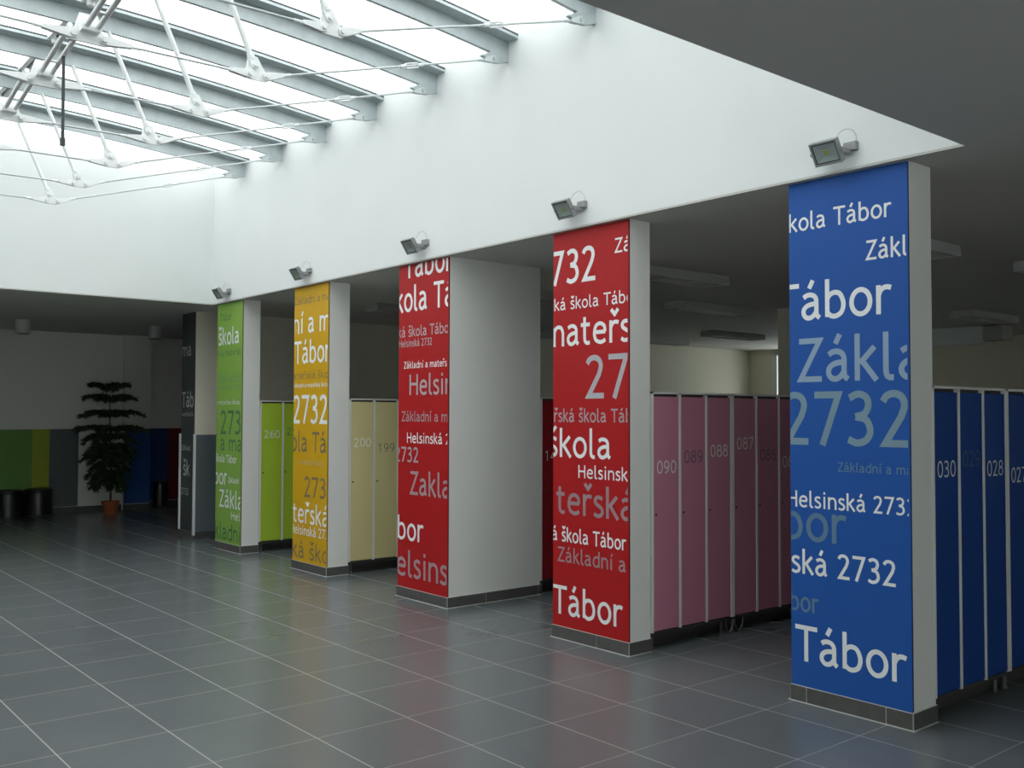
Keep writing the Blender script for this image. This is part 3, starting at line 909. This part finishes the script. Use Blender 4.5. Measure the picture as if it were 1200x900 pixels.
# ------------------------------------------------------------------ floodlights above the columns
LAMPS = [(0.90, 3.004, 'bluish glass floodlight above the blue column'), (-1.181, 3.033, 'small grey floodlight above the nearer red column'),
         (-3.114, 3.028, 'small grey floodlight above the deep red pier'), (-5.184, 3.02, 'small grey floodlight above the yellow column'), (-7.15, 3.004, 'small grey floodlight above the green column in the far corner')]
LAMPS[0] = (0.90, 3.004, 'small grey floodlight above the blue column')
def make_flood(x, z, label):
    root = thing('floodlight', label, 'floodlight', (x, AY1, z + .02), 'floodlights on the court wall')
    c = Vector((x, -0.155, z + 0.012))
    tilt = math.radians(-33)              # face looks outwards and down
    # local frame: X right along wall, Y = face up direction, Z = out of the face
    zdir = Vector((0, -math.cos(tilt), math.sin(tilt)))
    xdir = Vector((1, 0, 0))
    ydir = zdir.cross(xdir)
    m = Matrix((xdir, ydir, zdir)).transposed().to_4x4()
    m.translation = c
    Wd, Hd = 0.082, 0.066
    b = MB()
    b.prism([(-Wd, -Hd), (Wd, -Hd), (Wd, Hd), (-Wd, Hd)], -0.02, m)
    for k in range(7):
        xx = -0.06 + 0.02 * k
        b.box(xx - .003, xx + .003, -0.05, 0.05, -0.036, -0.019, m)
    b.build('housing', FL_GREY, root, bevel=0.004)
    b = MB()
    t = 0.011
    for (x0, x1, y0, y1) in ((-Wd, Wd, Hd - t, Hd), (-Wd, Wd, -Hd, -Hd + t), (-Wd, -Wd + t, -Hd + t, Hd - t), (Wd - t, Wd, -Hd + t, Hd - t)):
        b.box(x0, x1, y0, y1, 0, 0.016, m)
    b.build('bezel', FL_GREY, root, bevel=0.002)
    b = MB()
    g = 0.006
    for (x0, x1, y0, y1) in ((-Wd + t, Wd - t, Hd - t - g, Hd - t), (-Wd + t, Wd - t, -Hd + t, -Hd + t + g), (-Wd + t, -Wd + t + g, -Hd + t + g, Hd - t - g), (Wd - t - g, Wd - t, -Hd + t + g, Hd - t - g)):
        b.box(x0, x1, y0, y1, 0.001, 0.010, m)
    b.build('gasket', FL_DARK, root)
    b = MB()
    a0, a1, q0, q1 = Wd - t - g, 0.03, Hd - t - g, 0.024
    o = [(-a0, -q0, .009), (a0, -q0, .009), (a0, q0, .009), (-a0, q0, .009), (-a1, -q1, .0012), (a1, -q1, .0012), (a1, q1, .0012), (-a1, q1, .0012)]
    b.add([m @ Vector(p_) for p_ in o], [(0, 1, 5, 4), (1, 2, 6, 5), (2, 3, 7, 6), (3, 0, 4, 7), (4, 5, 6, 7)])
    b.build('reflector', FL_REFL, root)
    b = MB(); b.box(-.013, .013, -.013, .013, .0015, .004, m)
    b.build('led_chip', FL_CHIP, root)
    b = MB(); b.box(-a0, a0, -q0, q0, .0095, .0115, m)
    b.build('front_glass', CLEAR, root)
    # yoke and wall plate
    b = MB()
    for s in (-1, 1):
        b.box(x + s * (Wd + .004) - .0025, x + s * (Wd + .004) + .0025, -0.165, AY1 - .012, z + .002, z + .026)
        b.tube([(x + s * (Wd + .002), -0.152, z + .014), (x + s * (Wd + .014), -0.152, z + .014)], 0.011, 10)
    b.box(x - Wd - .006, x + Wd + .006, AY1 - .014, AY1 - .009, z + .002, z + .026)
    b.build('yoke', FL_GREY, root)
    b = MB()
    b.box(x + .05, x + .125, AY1 - .032, AY1 + .002, z + .018, z + .066)
    b.build('wall_bracket', FL_GREY, root, bevel=0.004)
    b = MB()
    pts = []
    p0 = c + ydir * 0.05 + Vector((0.03, .03, 0))
    for k in range(19):
        a = math.pi * (1.0 - 1.25 * k / 18)
        pts.append((x + .075 + .05 * math.cos(a), AY1 - .06 + .045 * (k / 18), z + .085 + .05 * math.sin(a)))
    b.tube([p0] + pts, 0.003, 6)
    b.build('cable', FL_WIRE, root)
    return root
for l in LAMPS:
    make_flood(*l)

# ------------------------------------------------------------------ ceiling lights in the locker hall
def make_fluoro(x, y0, y1, label):
    root = thing('ceiling_light', label, 'ceiling light', (x, (y0 + y1) / 2, ZC), 'ceiling lights over the lockers')
    b = MB()
    h = 0.085
    Wd = 0.14
    b.box(x - Wd, x + Wd, y0, y1, ZC - 0.02, ZC + .001)
    for s in (-1, 1):
        b.box(x + s * Wd - .006, x + s * Wd + .006, y0, y1, ZC - h, ZC - .02)
    b.box(x - Wd, x + Wd, y0, y0 + .03, ZC - h, ZC - .02)
    b.box(x - Wd, x + Wd, y1 - .03, y1, ZC - h, ZC - .02)
    b.build('housing', LIGHTW, root)
    b = MB()
    n = int((y1 - y0) / 0.06)
    for k in range(1, n):
        yy = y0 + (y1 - y0) * k / n
        b.box(x - Wd + .006, x + Wd - .006, yy - .002, yy + .002, ZC - h + .004, ZC - .035)
    b.box(x - .004, x + .004, y0 + .03, y1 - .03, ZC - h + .004, ZC - .035)
    b.build('louvre', LOUVRE, root)
    for s in (-1, 1):
        b = MB()
        b.tube([(x + s * .065, y0 + .04, ZC - .036), (x + s * .065, y1 - .04, ZC - .036)], 0.013, 10)
        b.build('tube', TUBEM, root, smooth=True)
    return root
FLU = [(-2.12, 1.35, 2.72, 'louvred ceiling light just right of the nearer red column, closest over the pink lockers'),
       (-3.66, 3.85, 5.35, 'louvred ceiling light second back above the pink lockers'),
       (-5.95, 7.3, 8.6, 'louvred ceiling light third back above the pink lockers'),
       (-1.95, 7.3, 8.6, 'louvred ceiling light above the dark blue lockers'),
       (-7.55, 7.3, 8.6, 'louvred ceiling light at the far end, left of the third one above the pink lockers'),
       (0.30, 3.85, 5.35, 'louvred ceiling light at the right edge of the view'),
       (0.10, 1.35, 2.72, 'louvred ceiling light half hidden behind the blue column'),
       (-6.2, 1.35, 2.72, 'louvred ceiling light just left of the deep red pier'),
       (-4.15, 1.9, 2.72, 'louvred ceiling light between the two red panels'),
       (-7.9, 4.7, 6.1, 'small louvred ceiling light far back between the two red panels')]
for f in FLU:
    make_fluoro(*f)
b = MB()
b.box(-2.72, -2.42, 9.55, 9.85, 2.70, 2.915)
tag(b.build('ceiling_box', LIGHTW, bevel=0.01), 'small pale box under the ceiling at the end of the white bulkhead', 'box')

# ------------------------------------------------------------------ far corner
def downlight(x, y, label):
    root = thing('downlight', label, 'downlight', (x, y, ZC), 'cylinder downlights')
    b = MB()
    b.lathe([(0.096, -0.19), (0.10, -0.185), (0.10, 0.0), (0.096, 0.002)], (x, y, ZC - .001), 28)
    b.build('cylinder', LIGHTW, root, smooth=True)
    b = MB()
    b.lathe([(0.078, -0.196), (0.082, -0.194), (0.082, -0.188)], (x, y, ZC), 24)
    b.build('lens', FL_DARK, root)
downlight(-11.19, -1.316, 'white cylinder downlight on the far ceiling above the green board')
downlight(-10.875, 0.439, 'white cylinder downlight on the far ceiling beside the dark grey panel')
PGREEN = mat('board_green', (0.105, 0.25, 0.04), 0.5)
PLIME = mat('board_lime', (0.27, 0.33, 0.012), 0.5)
PGREY = mat('board_grey', (0.085, 0.10, 0.10), 0.5)
PBLUE = mat('board_blue', (0.010, 0.065, 0.24), 0.5)
PNAVY = mat('board_navy', (0.008, 0.04, 0.16), 0.5)
PRED = mat('board_red', (0.16, 0.008, 0.008), 0.5)
for (x, y0, y1, m, lab) in ((-13.0, -2.2, -0.744, PGREEN, 'green wall board behind the black stools on the far wall'),
                            (-13.0, -0.742, -0.478, PLIME, 'narrow lime yellow wall board between the green and grey boards'),
                            (-13.0, -0.476, -0.035, PGREY, 'grey wall board between the lime board and the bare white wall'),
                            (-12.9, 0.665, 1.095, PBLUE, 'blue wall board just right of the potted pine'),
                            (-13.25, 1.13, 1.52, PNAVY, 'darker blue wall board in the recess behind the black bin'),
                            (-13.25, 1.522, 2.3, PRED, 'dark red wall board in the recess beside the dark grey panel')):
    b = MB(); b.box(x - .002, x + .02, y0, y1, 0.10, 1.352)
    tag(b.build('wall_board', m, bevel=0.002), lab, 'wall board', 'coloured boards along the far wall')
def stool(x, y, r, h, label, cat='stool', name='round_stool'):
    root = thing(name, label, cat, (x, y, 0), 'black round stools' if cat == 'stool' else None)
    b = MB()
    b.lathe([(r - .02, 0.02), (r, 0.03), (r, h - .06), (r - .004, h - .05)], (x, y, 0), 32)
    b.build('body', BLACKL, root, smooth=True)
    b = MB()
    b.lathe([(r - .003, h - .05), (r + .004, h - .04), (r + .002, h - .012), (r - .02, h), (0.02, h + .004)], (x, y, 0), 32)
    b.build('seat_cushion' if cat == 'stool' else 'rim', BLACKL, root, smooth=True)
    b = MB()
    b.lathe([(r - .035, 0.0), (r - .035, 0.021)], (x, y, 0), 24)
    b.build('foot_ring', LOCKM, root)
stool(-12.66, -0.71, 0.205, 0.43, 'black round stool at the right end of the row by the far wall')
stool(-12.66, -1.14, 0.205, 0.43, 'black round stool second from the right by the far wall')
stool(-12.66, -1.57, 0.205, 0.43, 'black round stool at the frame edge, leftmost by the far wall')
stool(-13.0, 1.32, 0.115, 0.46, 'slim black cylinder bin in the recess beside the potted pine', 'bin', 'waste_bin')

# potted araucaria pine
PX_, PY_ = -12.25, 0.255
root = thing('potted_pine', 'tall dark green tiered indoor pine in an orange clay pot', 'potted plant', (PX_, PY_, 0))
b = MB()
b.lathe([(0.085, 0.0), (0.095, 0.005), (0.122, 0.17), (0.135, 0.172), (0.138, 0.215), (0.126, 0.217), (0.122, 0.18)], (PX_, PY_, 0), 28)
b.build('pot', TERRA, root, smooth=True)
b = MB(); b.lathe([(0.02, 0.176), (0.119, 0.178), (0.119, 0.186), (0.03, 0.192)], (PX_, PY_, 0), 20)
b.build('soil', SOIL, root)
b = MB()
tp = [(PX_, PY_, 0.17), (PX_ + .005, PY_ - .005, 0.6), (PX_, PY_ - .02, 1.1), (PX_, PY_ - .03, 1.6), (PX_, PY_ - .03, 2.06)]
b.tube(tp, [0.017, 0.015, 0.012, 0.009, 0.003], 8)
b.build('trunk', BARK, root, smooth=True)
rnd = random.Random(5)
TIERS = [(2.01, 5, .30, -.02), (1.84, 6, .42, .03), (1.60, 6, .47, .06), (1.36, 7, .55, .06), (1.24, 7, .48, .12), (1.08, 8, .42, .16), (0.94, 8, .42, .18), (0.80, 7, .38, .22), (0.66, 7, .30, .24), (0.56, 5, .24, .24)]
for zi, nb, ln, droop in TIERS:
    ph = rnd.uniform(0, 6.28)
    for k in range(nb):
        a = ph + 2 * math.pi * k / nb + rnd.uniform(-.25, .25)
        L = ln * rnd.uniform(.78, 1.15)
        if zi < 1.9 and math.sin(a) > 0.3 and zi < 0.95:
            L *= 0.75
        d = Vector((math.cos(a), math.sin(a), 0))
        side = Vector((-d.y, d.x, 0))
        cen = Vector((PX_, PY_ - .025 * min(1, zi / 1.6), zi))
        dr = droop * rnd.uniform(.6, 1.3)
        pts = []
        for q in range(9):
            t = q / 8
            pts.append(cen + d * L * t + Vector((0, 0, 0.05 * math.sin(t * 3.0) - dr * t * t + 0.03 * t)))
        bb = MB()
        bb.tube(pts, [0.006 - 0.0005 * q for q in range(9)], 5)
        for j in range(330):
            t = rnd.uniform(0.06, 1.0)
            q = min(int(t * 8), 7)
            p = pts[q].lerp(pts[q + 1], t * 8 - q)
            nl = rnd.uniform(.05, .115) * (1.1 - .35 * t)
            dirv = (side * rnd.choice((-1, 1)) * rnd.uniform(.15, 1.0) + d * rnd.uniform(.2, .9) + Vector((0, 0, rnd.uniform(-1.0, .25)))).normalized()
            wv = dirv.cross(Vector((rnd.uniform(-1, 1), rnd.uniform(-1, 1), rnd.uniform(-1, 1)))).normalized() * 0.0085
            bb.add([p - wv, p + wv, p + dirv * nl + wv * .5, p + dirv * nl - wv * .5], [(0, 1, 2, 3)])
        bb.build('branch', NEEDLE, root)
